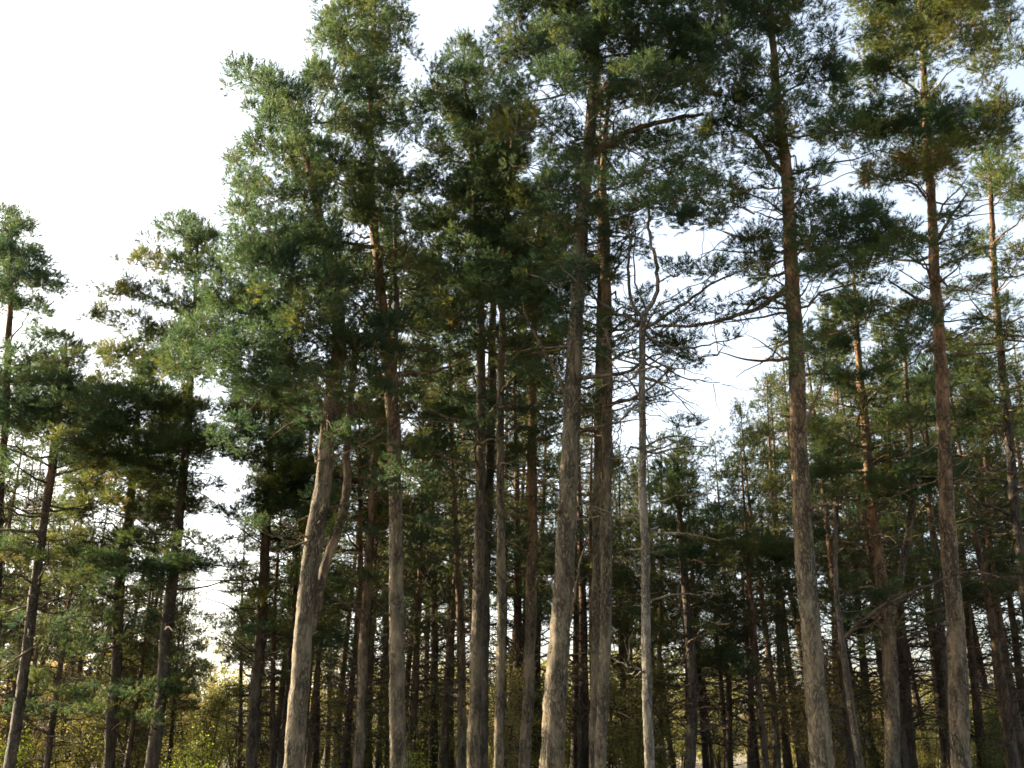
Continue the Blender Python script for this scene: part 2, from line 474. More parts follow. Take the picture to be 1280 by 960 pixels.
    if allb:
        V, t = needles(np.concatenate(allb), np.concatenate(alla), np.concatenate(allt), K, nl, nw)
        tri_mesh('crown', V, t, leafmat, root)

def px_pads(spec, D, trunk_px, tint=.35, spread=1.0, back=.75):
    """foliage masses given as (u, v, ru, rv[, tint]); each gets its own distance inside the crown, and most get a fellow behind or in front"""
    out = []
    for s in spec:
        u, v, ru, rv = s[:4]; ti = s[4] if len(s) > 4 else tint
        cu = np.interp(v, trunk_px[:, 1], trunk_px[:, 0])
        off = abs(u - cu) / F_PX * D
        room = max(.35, math.sqrt(max(0, 2.6 ** 2 - min(off, 2.5) ** 2))) * spread
        dd = -rng.uniform(.15, .75) * room
        for k, d_ in enumerate((dd, -dd + rng.normal(0, .3))):
            if k and rng.random() > back: continue
            uu, vv = (u, v) if k == 0 else (u + rng.normal(0, ru * .25), v + rng.normal(0, rv * .3))
            c = at(uu, vv, D + d_); z = depth(c)
            out.append((c, 1.3 * ru * z / F_PX, 1.3 * rv * z / F_PX, ti + rng.normal(0, .08)))
    return out
def box(u0, u1, v0, v1, n, ru, rv, tint=None):
    """n masses spread evenly over a region (best-candidate sampling)"""
    pts = []
    for _ in range(n):
        cand = [(rng.uniform(u0, u1), rng.uniform(v0, v1)) for _ in range(8)]
        pts.append(max(cand, key=lambda c: min([((c[0] - p[0]) / ru) ** 2 + ((c[1] - p[1]) / rv) ** 2 for p in pts] or [0])))
    return [(u, v, ru * rng.uniform(.8, 1.2), rv * rng.uniform(.8, 1.2)) + (() if tint is None else (tint,)) for u, v in pts]

def hero(label, D, trunk_px, pads, dead=(), bark=BARK, group=None, tint=.35, forks=(), limbs=(), name='pine_tree', spread=1.0, back=.75, cover=None, wisps=26, thin=0.0, **kw):
    """trunk_px: (u, v, width px) from the bottom of the photograph upwards"""
    tpx = np.array(sorted(trunk_px, key=lambda t: t[1]), float)
    up = [at(u, v, D + .0) for u, v, w in trunk_px]
    rad = [.46 * w * depth(p) / F_PX for p, (u, v, w) in zip(up, trunk_px)]
    d = (up[0] - up[1]); d = d / abs(d[2])
    k = up[0][2]
    foot = up[0] + d * k
    gz = ground_z(foot[0], foot[1]) - .12
    foot[2] = gz
    mid = foot * .6 + up[0] * .4
    T = [foot, mid] + up
    R = [rad[0] * 1.55, rad[0] * 1.12] + rad
    root = thing(name, label, 'tree', (foot[0], foot[1], gz), group)
    P = px_pads(pads, D, tpx, tint, spread, back)
    P = [(c, -a_ if rng.random() < thin else a_, b_, t_) for c, a_, b_, t_ in P]
    if pads and len(trunk_px) > 5 and bark is not BARK_PALE:   # leafy leader at the very top
        for dz, a_ in ((-.05, .34), (-.4, .46), (-.8, .55), (-1.2, .55)):
            P.append((up[-1] + np.array([rng.normal(0, .15), rng.normal(0, .15), dz]), a_, a_ * .6, tint))
    if pads and wisps:                               # thin sprays of needles lower on the stem
        vb = max(p[1] for p in pads)
        for _ in range(wisps):
            v = vb + rng.uniform(-130, 190); uc = np.interp(v, tpx[:, 1], tpx[:, 0])
            rc = rng.uniform(.5, 2.3); th = rng.uniform(0, 6.28)
            c = at(uc, v, D) + np.array([rc * math.cos(th), rc * math.sin(th), 0])
            a_ = rng.uniform(.28, .7)
            P.append((c, -a_, a_ * .4, tint + rng.normal(0, .12)))
    if cover:                                        # short leafy branches close in front of the upper stem
        for v in np.linspace(cover[0], cover[1], cover[2]):
            c = at(np.interp(v, tpx[:, 1], tpx[:, 0]) + rng.normal(0, 9), v + rng.normal(0, 5), D - rng.uniform(.3, .8))
            P.append((c, cover[3] * D / F_PX, cover[3] * .62 * D / F_PX, tint + rng.normal(0, .1)))
    man = []
    for (pp, w0, w1, dd) in forks:
        q = [at(u, v, D + dd * i / (len(pp) - 1)) for i, (u, v) in enumerate(pp)]
        man.append((q, w0 / 2 * depth(q[0]) / F_PX, w1 / 2 * depth(q[-1]) / F_PX, 'stem'))
    for (pp, w0, w1, dd) in limbs:
        q = [at(u, v, D + dd * i / (len(pp) - 1)) for i, (u, v) in enumerate(pp)]
        man.append((q, w0 / 2 * depth(q[0]) / F_PX, w1 / 2 * depth(q[-1]) / F_PX, 'dead_branch'))
    sc_ = D / 20.0
    grow(root, foot, T, R, P, dead, bark, manual=man, **kw)
    return root

# ---- front row, traced tree by tree
hero('tall pine with pale grey-tan thick trunk leaning right, limb reaching out to the right', 18.0,
     [(690, 960, 33), (692, 905, 32), (697, 830, 30), (702, 755, 28), (708, 680, 27), (711, 605, 25), (714, 530, 23), (717, 450, 21), (722, 375, 19), (727, 300, 18), (732, 225, 17), (738, 150, 15), (743, 90, 13), (748, 0, 9), (752, -110, 5), (755, -170, 2)],
     [(650, 15, 30, 20), (690, 0, 42, 22), (740, -10, 45, 24), (800, 0, 45, 22), (850, 20, 40, 22), (655, 62, 38, 20), (700, 45, 45, 20), (760, 55, 48, 20), (820, 60, 45, 20), (868, 80, 38, 20), (670, 108, 42, 20), (715, 95, 35, 16), (800, 105, 42, 18), (848, 118, 36, 14), (645, 160, 36, 18), (690, 165, 34, 16), (655, 205, 34, 16), (690, 235, 30, 15), (780, 130, 30, 12), (625, 120, 30, 18),
      (700, -60, 55, 26), (770, -80, 55, 26), (740, -130, 48, 26), (830, -50, 45, 24), (650, -35, 36, 22), (735, 228, 22, 11), (748, 268, 20, 10), (708, 285, 20, 10), (722, 205, 18, 9), (890, 130, 30, 14), (885, 45, 30, 18), (740, 20, 40, 20), (770, -30, 40, 22)],
     [(.35, .62, 5, 1.5), (.62, .75, 8, 1.6)], orange0=.75, orange1=1.1, cover=(-120, 105, 8, 30), tint=.3, back=.5, thin=.3,
     limbs=[([(742, 190), (765, 178), (790, 163), (830, 152), (880, 142)], 10, 4, -.6), ([(712, 500), (690, 455), (665, 410), (655, 385)], 6, 2, -.5), ([(697, 860), (712, 780), (722, 720), (733, 672)], 5, 2, -.4)])
hero('tall pine with thick trunk turning orange high up, dark tier of needles on its right', 17.5,
     [(1027, 960, 31), (1020, 880, 29), (1012, 780, 27), (1005, 680, 25), (1000, 580, 24), (997, 480, 22), (992, 375, 20), (987, 300, 18), (984, 240, 16), (979, 185, 14), (970, 120, 12), (964, 60, 9), (958, -30, 6), (955, -130, 3)],
     [(900, 30, 38, 20), (950, 15, 45, 22), (1000, 25, 40, 20), (1040, 58, 36, 15), (1045, 128, 26, 9), (920, 80, 42, 20), (970, 78, 40, 18), (885, 112, 32, 18), (930, 130, 42, 18), (980, 140, 38, 16), (1020, 98, 36, 14), (905, 165, 30, 12), (955, 178, 40, 14, .5),
      (1060, 272, 45, 16), (1110, 285, 36, 14), (1022, 280, 34, 15), (1065, 305, 46, 15), (1105, 325, 36, 13), (1030, 330, 32, 13), (960, 340, 24, 11), (952, 300, 30, 14), (1130, 300, 24, 12), (1010, 310, 25, 12),
      (960, -40, 52, 26), (1010, -60, 45, 24), (930, -85, 45, 24), (970, -120, 40, 24), (905, -20, 36, 20)],
     [(.4, .6, 6, 1.4), (.58, .78, 9, 1.5)], orange0=.2, orange1=.6, cover=(-100, 165, 8, 28), tint=.34, back=.5, thin=.3,
     limbs=[([(990, 352), (962, 378), (920, 395), (870, 406), (818, 409)], 7, 3, -.8), ([(1000, 560), (1010, 520), (1022, 495), (1030, 470)], 6, 2, -.5), ([(1004, 640), (1020, 632), (1040, 632)], 6, 5, -.5), ([(984, 225), (960, 195), (935, 165), (905, 150)], 8, 3, .6), ([(992, 390), (960, 372), (940, 380), (925, 395)], 5, 2, .5)])
hero('pine with thick lower trunk, grey below and red-brown above, forked low on its right side', 19.0,
     [(363, 960, 28), (368, 905, 27), (375, 820, 26), (383, 740, 25), (393, 670, 24), (403, 605, 23), (410, 530, 22), (416, 480, 21), (424, 430, 19), (420, 370, 16), (405, 300, 13), (390, 230, 10), (370, 160, 7), (350, 100, 3)],
     [(315, 97, 22, 13), (340, 108, 20, 12), (350, 148, 26, 16), (320, 180, 24, 15), (365, 190, 30, 18), (310, 222, 20, 13), (335, 250, 34, 18), (380, 240, 30, 18), (302, 268, 22, 12), (345, 295, 40, 20), (395, 300, 36, 20), (305, 320, 34, 18), (350, 340, 40, 20), (405, 350, 36, 18), (285, 372, 36, 17), (330, 390, 40, 20), (385, 398, 40, 20), (262, 415, 34, 17), (310, 440, 44, 20), (370, 445, 44, 20), (430, 430, 34, 18), (250, 455, 34, 16), (320, 482, 40, 15), (400, 480, 32, 14), (450, 470, 26, 14), (370, 130, 16, 12), (230, 440, 24, 12), (295, 200, 10, 8)],
     [(.35, .6, 8, 1.3)], orange0=.40, orange1=.62, cover=(110, 415, 11, 30), back=1.0, tint=.26,
     forks=[([(378, 808), (392, 772), (407, 705), (425, 655), (434, 605), (433, 555), (439, 490), (446, 420)], 13, 8, .8)])
hero('tallest slender pine with straight tan trunk and narrow pointed crown against white sky', 20.5,
     [(497, 960, 22), (496, 880, 21), (496, 780, 20), (495, 680, 19), (494, 580, 18), (490, 510, 18), (485, 470, 17), (478, 400, 15), (472, 325, 13), (465, 270, 12), (462, 180, 9), (464, 90, 6), (468, 20, 4), (472, -40, 2)],
     [(470, -25, 24, 16), (452, 8, 30, 15), (425, 35, 28, 17), (500, 22, 22, 9), (405, 50, 16, 14), (445, 65, 34, 18), (488, 58, 26, 16), (418, 105, 30, 18), (470, 108, 36, 18), (402, 150, 20, 15), (440, 160, 38, 18), (492, 148, 26, 16), (425, 210, 38, 18), (475, 212, 34, 18), (385, 195, 24, 14), (440, 258, 40, 18), (505, 235, 28, 14), (420, 310, 34, 18), (470, 275, 30, 14), (505, 290, 26, 13), (435, 350, 30, 16), (510, 330, 22, 11), (395, 95, 14, 12), (445, -5, 18, 12), (410, 380, 28, 14), (505, 400, 20, 10)],
     [(.38, .6, 9, 1.5), (.55, .72, 8, 1.4)], orange0=.25, orange1=.6, cover=(-10, 265, 9, 26), back=1.0, tint=.38,
     limbs=[([(478, 530), (460, 515), (440, 505), (420, 508)], 7, 2, -.4), ([(487, 500), (500, 480), (508, 455)], 5, 2, .3)],
     forks=[([(493, 500), (492, 440), (496, 390), (493, 310), (496, 250)], 9, 4, .5)])
hero('tall pine with slim orange-brown trunk and layered flat crown tiers beside white sky', 20.0,
     [(1205, 960, 27), (1200, 880, 25), (1195, 780, 23), (1187, 680, 21), (1182, 580, 18), (1177, 480, 17), (1175, 430, 16), (1170, 350, 14), (1167, 275, 13), (1162, 200, 11), (1156, 100, 8), (1150, 20, 6), (1148, -100, 2)],
     [(1150, 18, 42, 18, .58), (1110, 40, 36, 17, .58), (1200, 28, 42, 18, .55), (1242, 58, 26, 13), (1182, 66, 40, 14), (1120, 78, 36, 14), (1092, 98, 26, 11), (1228, 96, 26, 11), (1110, 150, 42, 12, .25), (1160, 158, 46, 13, .22), (1210, 156, 42, 13, .22), (1250, 128, 22, 11), (1085, 160, 28, 9), (1235, 170, 30, 9), (1115, 214, 26, 6, .76), (1155, 204, 34, 6, .78), (1180, 190, 34, 7, .7), (1085, 222, 20, 5, .74),  # raised tint on the top masses paints sunlit yellow-green into the needles
      (1180, -30, 50, 24), (1150, -70, 44, 24), (1230, -15, 40, 20), (1262, 22, 22, 12), (1100, -10, 40, 20), (1270, 75, 18, 9), (1060, 150, 34, 9), (1035, 165, 26, 7), (1075, 70, 28, 11), (1060, 112, 28, 10)],
     [(.45, .75, 16, 1.5), (.3, .5, 5, 1.2)], orange0=.08, orange1=.5, cover=(-80, 185, 8, 24), tint=.44, back=.6, thin=.2,
     limbs=[([(1172, 300), (1190, 270), (1210, 240)], 5, 2, -.4), ([(1172, 385), (1140, 370), (1110, 350)], 5, 2, -.4)])
hero('thin pale bare-trunked pine splitting into two curved prongs, dead limbs all round', 17.0,
     [(812, 960, 14), (810, 855, 13), (808, 730, 12), (805, 630, 11), (804, 555, 10), (801, 480, 9), (802, 420, 9), (803, 392, 8)],
     [(812, 232, 26, 10), (786, 262, 20, 9), (835, 215, 22, 9)],
     [(.45, .98, 16, 1.1)], bark=BARK_PALE, orange0=.9, orange1=1.6, tint=.3, spread=.4,
     forks=[([(803, 396), (792, 382), (786, 352), (787, 300), (786, 262)], 5, 2, .2), ([(803, 396), (813, 384), (822, 360), (820, 325), (812, 295), (811, 235)], 6, 3, -.2)],
     limbs=[([(804, 412), (835, 394), (880, 362), (910, 346), (960, 326)], 5, 1.5, -.7), ([(804, 418), (845, 436), (890, 430), (930, 420)], 4, 1.2, -.5), ([(803, 402), (770, 420), (745, 425)], 3.5, 1, .5), ([(802, 470), (835, 485), (868, 520)], 3, 1, -.4), ([(804, 560), (840, 545), (880, 552)], 3, 1, .5), ([(803, 500), (780, 520), (768, 560)], 3, 1, .3), ([(808, 752), (838, 744), (884, 742)], 3, 2, -.4), ([(809, 838), (795, 835), (786, 826)], 3, 2, -.2), ([(802, 440), (850, 470), (900, 478)], 3, 1, .6), ([(802, 455), (770, 445), (750, 400)], 3, 1, -.3)])
hero('slim brown pine with sunlit left edge standing just right of the thick pale trunk', 21.0,
     [(752, 960, 17), (757, 855, 16), (761, 755, 16), (761, 630, 15), (762, 480, 14), (760, 400, 13), (757, 300, 13), (755, 230, 10), (758, 160, 6), (762, 90, 3)],
     [(790, 215, 24, 11), (830, 188, 34, 13), (868, 205, 32, 12), (900, 238, 30, 12), (855, 240, 34, 13), (818, 250, 28, 13), (880, 270, 26, 8), (780, 180, 28, 12), (735, 262, 24, 12), (715, 300, 26, 12), (700, 330, 22, 10), (925, 255, 18, 8), (845, 165, 28, 10)],
     [(.4, .75, 12, 1.5)], orange0=.35, orange1=.8, tint=.3, thin=0.5)
hero('dull brown pine trunk pressed close behind its sunlit-edged neighbour', 24.0,
     [(743, 960, 13), (744, 830, 13), (745, 680, 12), (747, 530, 13), (750, 400, 12), (751, 300, 9), (750, 220, 6), (750, 150, 3)],
     [(720, 200, 30, 14), (770, 230, 26, 12), (690, 270, 28, 13), (730, 330, 24, 12), (700, 370, 22, 10), (770, 290, 18, 8)], [(.35, .7, 10, 1.4)], orange0=.5, orange1=.9, thin=0.4)
hero('straight slim pine with grey trunk lit along its left edge, wide dark crown above', 22.0,
     [(590, 960, 17), (592, 855, 16), (595, 730, 15), (598, 605, 13), (600, 480, 12), (600, 380, 11), (596, 280, 9), (590, 190, 7), (582, 110, 4), (580, 60, 2)],
     [(540, 88, 18, 12), (565, 108, 30, 15), (600, 85, 28, 16), (550, 140, 34, 17), (600, 148, 38, 18), (535, 182, 24, 15), (572, 190, 38, 18), (545, 232, 32, 16), (590, 240, 36, 18), (558, 282, 32, 16), (600, 300, 34, 16), (575, 332, 34, 15), (548, 365, 28, 14, .2), (590, 375, 30, 13), (525, 130, 14, 10), (580, 60, 22, 12), (622, 55, 22, 14)],
     [(.4, .68, 10, 1.4)], orange0=.6, orange1=1.0, cover=(75, 380, 9, 28), tint=.3, back=.5, thin=.2)
hero('broad dark-brown pine trunk in shade behind two slimmer grey ones', 26.0,
     [(604, 960, 14), (606, 830, 13), (608, 680, 12), (612, 580, 11), (614, 480, 12), (616, 380, 9), (618, 280, 6), (620, 180, 3)],
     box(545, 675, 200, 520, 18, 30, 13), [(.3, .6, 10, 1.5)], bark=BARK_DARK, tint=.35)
hero('slender grey pine trunk between a dark trunk and a reddish one', 21.5,
     [(622, 960, 13), (625, 780, 12), (625, 630, 11), (626, 480, 10), (628, 400, 9), (632, 300, 8), (640, 200, 6), (646, 120, 3)],
     [(620, 200, 34, 16), (640, 248, 34, 16), (612, 282, 32, 15), (652, 300, 32, 14), (622, 340, 34, 15), (650, 150, 28, 15), (605, 225, 28, 14), (625, 170, 26, 14)], [(.4, .7, 9, 1.3)], orange0=.5, orange1=.9, tint=.3)
hero('reddish-brown slim pine with crown hanging left of the thick pale trunk', 25.0,
     [(655, 960, 16), (662, 830, 15), (665, 680, 13), (664, 580, 12), (665, 480, 11), (668, 400, 9), (672, 320, 6), (676, 250, 3)],
     box(635, 705, 300, 445, 10, 26, 13, .5), [(.35, .62, 10, 1.4)], orange0=.1, orange1=.6, tint=.5, thin=0.4)
hero('slim brown pine with lit left edge just left of the straight tan trunk', 26.0,
     [(447, 960, 14), (450, 905, 14), (455, 805, 13), (459, 730, 12), (465, 655, 11), (469, 580, 10), (475, 510, 9), (482, 440, 7), (488, 370, 5), (490, 300, 3)],
     box(440, 550, 330, 560, 18, 28, 12, .42), [(.3, .6, 9, 1.4)], orange0=.15, orange1=.6, thin=0.4)
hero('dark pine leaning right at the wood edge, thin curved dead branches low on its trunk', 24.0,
     [(10, 960, 15), (25, 870, 14), (38, 780, 13), (55, 655, 11), (68, 560, 11), (75, 490, 8), (82, 430, 4)],
     [(70, 478, 32, 14), (102, 500, 30, 13), (45, 530, 28, 12), (92, 545, 34, 13), (128, 560, 28, 12), (80, 575, 26, 10), (120, 520, 24, 11), (85, 450, 22, 10), (30, 475, 28, 12), (140, 500, 26, 11), (105, 575, 30, 11), (20, 690, 26, 10), (60, 700, 26, 10)],
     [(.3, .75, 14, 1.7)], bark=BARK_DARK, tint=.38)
hero('dark pine at the very edge of the wood with rounded bushy top against white sky', 25.0,
     [(-8, 960, 12), (-3, 780, 11), (2, 600, 10), (10, 440, 9), (14, 360, 6), (14, 290, 3)],
     [(8, 285, 26, 13), (30, 315, 26, 13), (-15, 312, 26, 14), (22, 345, 30, 14), (55, 356, 20, 10), (72, 362, 14, 7), (-5, 372, 28, 12), (40, 385, 24, 11), (-20, 430, 26, 14), (42, 448, 26, 12), (62, 470, 24, 11), (0, 478, 28, 12), (82, 490, 22, 10), (-25, 500, 28, 14), (35, 505, 30, 12), (0, 270, 14, 8), (60, 420, 22, 9), (15, 530, 34, 13), (70, 520, 28, 11), (-20, 345, 30, 14)],
     [(.3, .7, 9, 1.5)], bark=BARK_DARK, tint=.2)
hero('pine with straight bare trunk and sparse crown reaching out over the bright sky gap', 26.0,
     [(190, 960, 17), (200, 880, 16), (208, 780, 15), (220, 680, 13), (230, 580, 11), (236, 500, 10), (242, 400, 7), (246, 330, 4), (246, 285, 2)],
     [(225, 290, 24, 13), (255, 302, 20, 12), (200, 312, 18, 10), (180, 330, 20, 10, .5), (230, 335, 24, 12), (150, 365, 22, 9, .5), (190, 370, 26, 11, .5), (235, 380, 28, 13), (130, 395, 20, 8, .5), (170, 408, 28, 11, .5), (215, 420, 30, 13, .45), (150, 442, 28, 11, .5), (200, 455, 30, 13), (240, 462, 26, 13), (130, 480, 24, 11, .5), (180, 500, 34, 14), (230, 510, 34, 14), (145, 530, 34, 12), (200, 550, 38, 13), (250, 555, 26, 11), (275, 335, 16, 9), (170, 572, 38, 12, .28), (215, 592, 36, 11, .28), (272, 545, 28, 11, .2), (130, 702, 34, 9, .28), (180, 710, 36, 9, .28), (232, 705, 32, 9, .28), (165, 350, 16, 8, .5)],
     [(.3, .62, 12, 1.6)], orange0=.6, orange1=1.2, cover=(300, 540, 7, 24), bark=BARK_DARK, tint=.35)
hero('stout mid-row pine with upright brown trunk ringed by dead twigs', 28.0,
     [(135, 960, 15), (145, 830, 14), (148, 735, 13), (161, 645, 11), (167, 590, 10), (174, 500, 6), (180, 430, 3)],
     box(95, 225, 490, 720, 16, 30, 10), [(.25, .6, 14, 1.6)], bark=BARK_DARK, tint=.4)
hero('slim upright pine beside the bright sky gap, crown dark and low', 28.0,
     [(313, 960, 16), (318, 855, 15), (325, 780, 14), (332, 655, 12), (338, 555, 10), (342, 480, 7), (345, 400, 4)],
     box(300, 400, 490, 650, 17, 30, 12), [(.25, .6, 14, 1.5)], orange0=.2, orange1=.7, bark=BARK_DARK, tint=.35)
hero('thin brown pine whose trunk is half hidden by the thick forked one', 30.0,
     [(350, 960, 10), (358, 880, 9), (365, 800, 9), (371, 700, 8), (382, 630, 7), (390, 540, 5), (396, 460, 3)],
     box(345, 475, 510, 660, 13, 28, 11), [(.25, .6, 12, 1.4)], bark=BARK_DARK, tint=.4)
hero('orange-barked pine forking into two upright stems in the second row', 25.0,
     [(1115, 960, 21), (1112, 830, 19), (1105, 750, 17), (1095, 680, 14), (1088, 605, 13), (1082, 530, 11), (1077, 480, 10), (1070, 400, 7), (1067, 340, 4)],
     box(1030, 1150, 365, 470, 9, 30, 11) + box(1020, 1170, 470, 620, 11, 34, 11) + [(1180, 598, 36, 12, .15), (1150, 580, 30, 11, .15)],
     [(.3, .75, 16, 1.7)], orange0=.1, orange1=.5, tint=.38,
     forks=[([(1112, 780), (1122, 735), (1132, 690), (1138, 650), (1140, 580), (1134, 500), (1128, 420)], 11, 5, .6)], thin=0.6)
hero('leaning thin grey dead pine with a long bare limb reaching across to the orange trunk', 19.0,
     [(1075, 960, 11), (1062, 880, 10), (1052, 805, 9), (1045, 730, 7), (1044, 645, 4)], [], [(.4, .95, 5, .7)], bark=BARK_DARK, name='dead_pine', orange0=2, orange1=3,
     limbs=[([(1050, 800), (1090, 767), (1140, 740), (1215, 715), (1262, 726)], 5, 2, -.8)])
hero('pine at the wood edge with thin dark curved trunk, wispy crown below the tiered pine', 25.0,
     [(1306, 960, 15), (1295, 850, 15), (1281, 740, 14), (1272, 655, 13), (1265, 580, 12), (1258, 500, 11), (1251, 430, 10), (1243, 325, 8), (1240, 250, 6), (1234, 180, 3)],
     [(1250, 180, 24, 12), (1275, 195, 24, 12), (1230, 222, 26, 12), (1265, 232, 28, 13), (1295, 250, 26, 13), (1225, 305, 26, 9), (1272, 322, 28, 10), (1205, 362, 26, 8), (1260, 385, 32, 10), (1228, 425, 28, 9), (1280, 420, 28, 10), (1220, 470, 28, 9), (1285, 480, 28, 10), (1250, 530, 26, 9)],
     [(.35, .8, 18, 1.6)], bark=BARK_DARK, tint=.42, thin=0.6)
hero('dark pine with a flat black-green tier of needles behind the thin pale trunk', 28.0,
     [(862, 960, 14), (865, 855, 13), (857, 740, 11), (851, 660, 9), (848, 600, 5), (846, 555, 3)],
     [(825, 655, 30, 11, .32), (868, 665, 34, 11, .32), (910, 680, 34, 11, .32), (950, 682, 32, 11, .32), (982, 692, 26, 10, .32), (850, 692, 28, 10, .12), (900, 645, 28, 10, .15), (845, 600, 24, 11), (850, 625, 28, 11), (865, 575, 18, 9)],
     [(.2, .7, 14, 1.5)], bark=BARK_DARK, tint=.3, wisps=10, thin=.35)
hero('thin shaded pine standing close behind the slim orange-brown one', 27.0,
     [(1195, 960, 11), (1187, 870, 11), (1175, 780, 10), (1169, 680, 9), (1162, 610, 8), (1158, 540, 5), (1156, 460, 3)],
     box(1120, 1210, 440, 560, 7, 28, 10), [(.3, .75, 14, 1.4)], bark=BARK_DARK, thin=0.7)
hero('wiry pine with rust-brown trunk between the orange-brown pine and the curved dark one', 30.0,
     [(1262, 960, 10), (1250, 880, 10), (1242, 780, 9), (1235, 680, 8), (1232, 580, 6), (1232, 490, 3)],
     box(1195, 1275, 490, 620, 6, 24, 9), [(.25, .8, 16, 1.4)], orange0=0, orange1=.5, thin=0.8)

# ---- pines of the deeper wood: five grown once, copied tree by tree
def proto_pine(seed, H, r, crown0, width, tint, barkm):
    global rng
    rng = np.random.default_rng(seed)
    root = thing('slim_pine', '', 'tree', (0, 0, 0), 'slim pines deep in the wood')
    lean = rng.normal(0, .35, 2)
    zs = np.linspace(0, H, 9); f = zs / H
    T = np.stack([lean[0] * f ** 1.5 + .12 * np.sin(f * 5 + seed), lean[1] * f ** 1.5, zs - .12], 1)
    R = r * (1 - .9 * f ** 1.2); R[0] *= 1.35
    pads = []
    z = crown0 * H
    while z < H * .99:
        t = (z / H - crown0) / (1 - crown0)
        rad = width * (0.75 + .6 * math.sin(math.pi * min(1, t * 1.1 + .12))) * (1 - t ** 2.5 * .85)
        for _ in range(rng.integers(1, 4)):
            th = rng.uniform(0, 6.28); q = rad * rng.uniform(.35, 1.0)
            a = rng.uniform(.5, .95) * (1 - .45 * t)
            pads.append((np.array([q * math.cos(th), q * math.sin(th), z + rng.normal(0, .2)]) + np.array([lean[0] * (z / H) ** 1.5, lean[1] * (z / H) ** 1.5, 0]), a, a * rng.uniform(.35, .55), tint + rng.normal(0, .07)))
        z += rng.uniform(.35, .6)
    pads.append((T[-1] + np.array([0, 0, -.1]), .4, .4, tint))
    grow(root, (0, 0, 0), T, R, pads, [(.10, .35, 30, 1.8), (.35, .8, 26, 1.7)], barkm, .1, .6, NEEDLE_FAR, dens=34, K=13, nl=.115, nw=.017, shoots=5, sides=9, merge=True, ring=.4)
    return root
PROTO = [proto_pine(101, 15.0, .17, .42, 1.7, .38, BARK_DARK), proto_pine(102, 16.5, .16, .48, 1.7, .45, BARK), proto_pine(103, 13.0, .14, .36, 1.8, .32, BARK_DARK),
         proto_pine(104, 15.5, .15, .52, 1.6, .5, BARK), proto_pine(105, 14.0, .16, .42, 2.0, .4, BARK_DARK), proto_pine(106, 12.0, .12, .33, 1.6, .48, BARK_DARK)]
PROTO_H = [15.0, 16.5, 13.0, 15.5, 14.0, 12.0]
used = set()
def copy_tree(i, loc, rz, s, lean=(0, 0), protos=PROTO, flag=used):
    src = protos[i]
    if id(src) not in flag:
        flag.add(id(src)); o = src
    else:
        o = src.copy(); COL.objects.link(o)
        for ch in src.children:
            c = ch.copy(); COL.objects.link(c); c.parent = o
    o.location = tuple(loc); o.rotation_euler = (lean[0], lean[1], rz); o.scale = (s, s, s)
    return o
rng = np.random.default_rng(77)
BG = [('dark-trunked slim pine with bushy crown from mid height, deep behind the front row', 'bushy dark pines deep in the wood'),
      ('tall slim brown pine, deep in the wood, bare below with a narrow crown', 'tall brown pines deep in the wood'),
      ('short dark pine with needles hanging low, deep in the wood', 'short dark pines deep in the wood'),
      ('slim reddish-brown pine deep in the wood, thin high crown over dead twigs', 'reddish pines deep in the wood'),
      ('broad-crowned dark pine deep in the wood behind the front trunks', 'broad dark pines deep in the wood'),
      ('small young pine with thin low crown among taller shaded trunks', 'young pines in the undergrowth')]
SKYX = [-150, 0, 100, 170, 215, 240, 262, 285, 310, 350, 420, 500, 560, 660, 760, 800, 840, 900, 960, 1000, 1060, 1150, 1280, 1430]
SKYV = [500, 540, 570, 620, 690, 770, 800, 770, 620, 550, 500, 400, 370, 380, 430, 555, 545, 550, 510, 410, 360, 400, 390, 400]
spots = []
def put_pine(u, D, vtop, i=None, lean=None):
    p = at(u, 940, D); p[2] = ground_z(p[0], p[1])
    Ht = at(u, vtop, D)[2] - p[2]
    if i is None: i = int(rng.integers(0, 6))
    s = Ht / PROTO_H[i]
    if not .5 < s < 1.45: return False
    for (x, y) in spots:
        if (p[0] - x) ** 2 + (p[1] - y) ** 2 < 1.9 ** 2: return False
    spots.append((p[0], p[1]))
    ln = (rng.normal(0, .025), rng.normal(0, .025)) if lean is None else (0, lean)
    o = copy_tree(i, p, rng.uniform(0, 6.28), s, ln)
    o['label'] = BG[i][0]; o['category'] = 'tree'; o['group'] = BG[i][1]
    return True
# trunks that can be told apart between the front ones
for (u, D, vt) in [(85, 36, 600), (75, 40, 640), (98, 33, 560), (152, 32, 600), (172, 38, 650), (214, 40, 690), (300, 44, 640), (432, 36, 560), (470, 42, 560), (540, 38, 470), (530, 46, 520), (556, 34, 430),
                   (520, 33, 455), (575, 48, 540), (640, 40, 470), (675, 36, 470), (720, 40, 500), (780, 37, 560), (790, 48, 600), (838, 42, 555), (862, 30, 600), (882, 38, 560), (912, 36, 545), (937, 34, 530), (968, 31, 500),
                   (985, 38, 470), (1045, 40, 450), (1090, 38, 430), (1137, 36, 450), (1160, 44, 500), (1228, 33, 470), (1285, 36, 470), (1330, 33, 400), (-40, 34, 520), (-90, 32, 480), (30, 38, 580), (1250, 42, 500), (1020, 46, 520),
                   (12, 33, 590), (52, 35, 600), (112, 37, 610), (128, 34, 600), (185, 35, 650), (198, 42, 690), (345, 40, 600), (325, 47, 640), (412, 42, 560), (455, 35, 500), (490, 39, 500), (505, 47, 540), (590, 36, 450), (-20, 40, 560), (145, 44, 640), (65, 46, 640)]:
    put_pine(u, D, vt)
for k in range(1500):
    if len(spots) > 118: break
    D = rng.uniform(28, 46); u = rng.uniform(-160, 1440)
    top = np.interp(u, SKYX, SKYV) + abs(rng.normal(0, 50)) + (D - 38) * 1.2
    put_pine(u, D, min(top, 800))

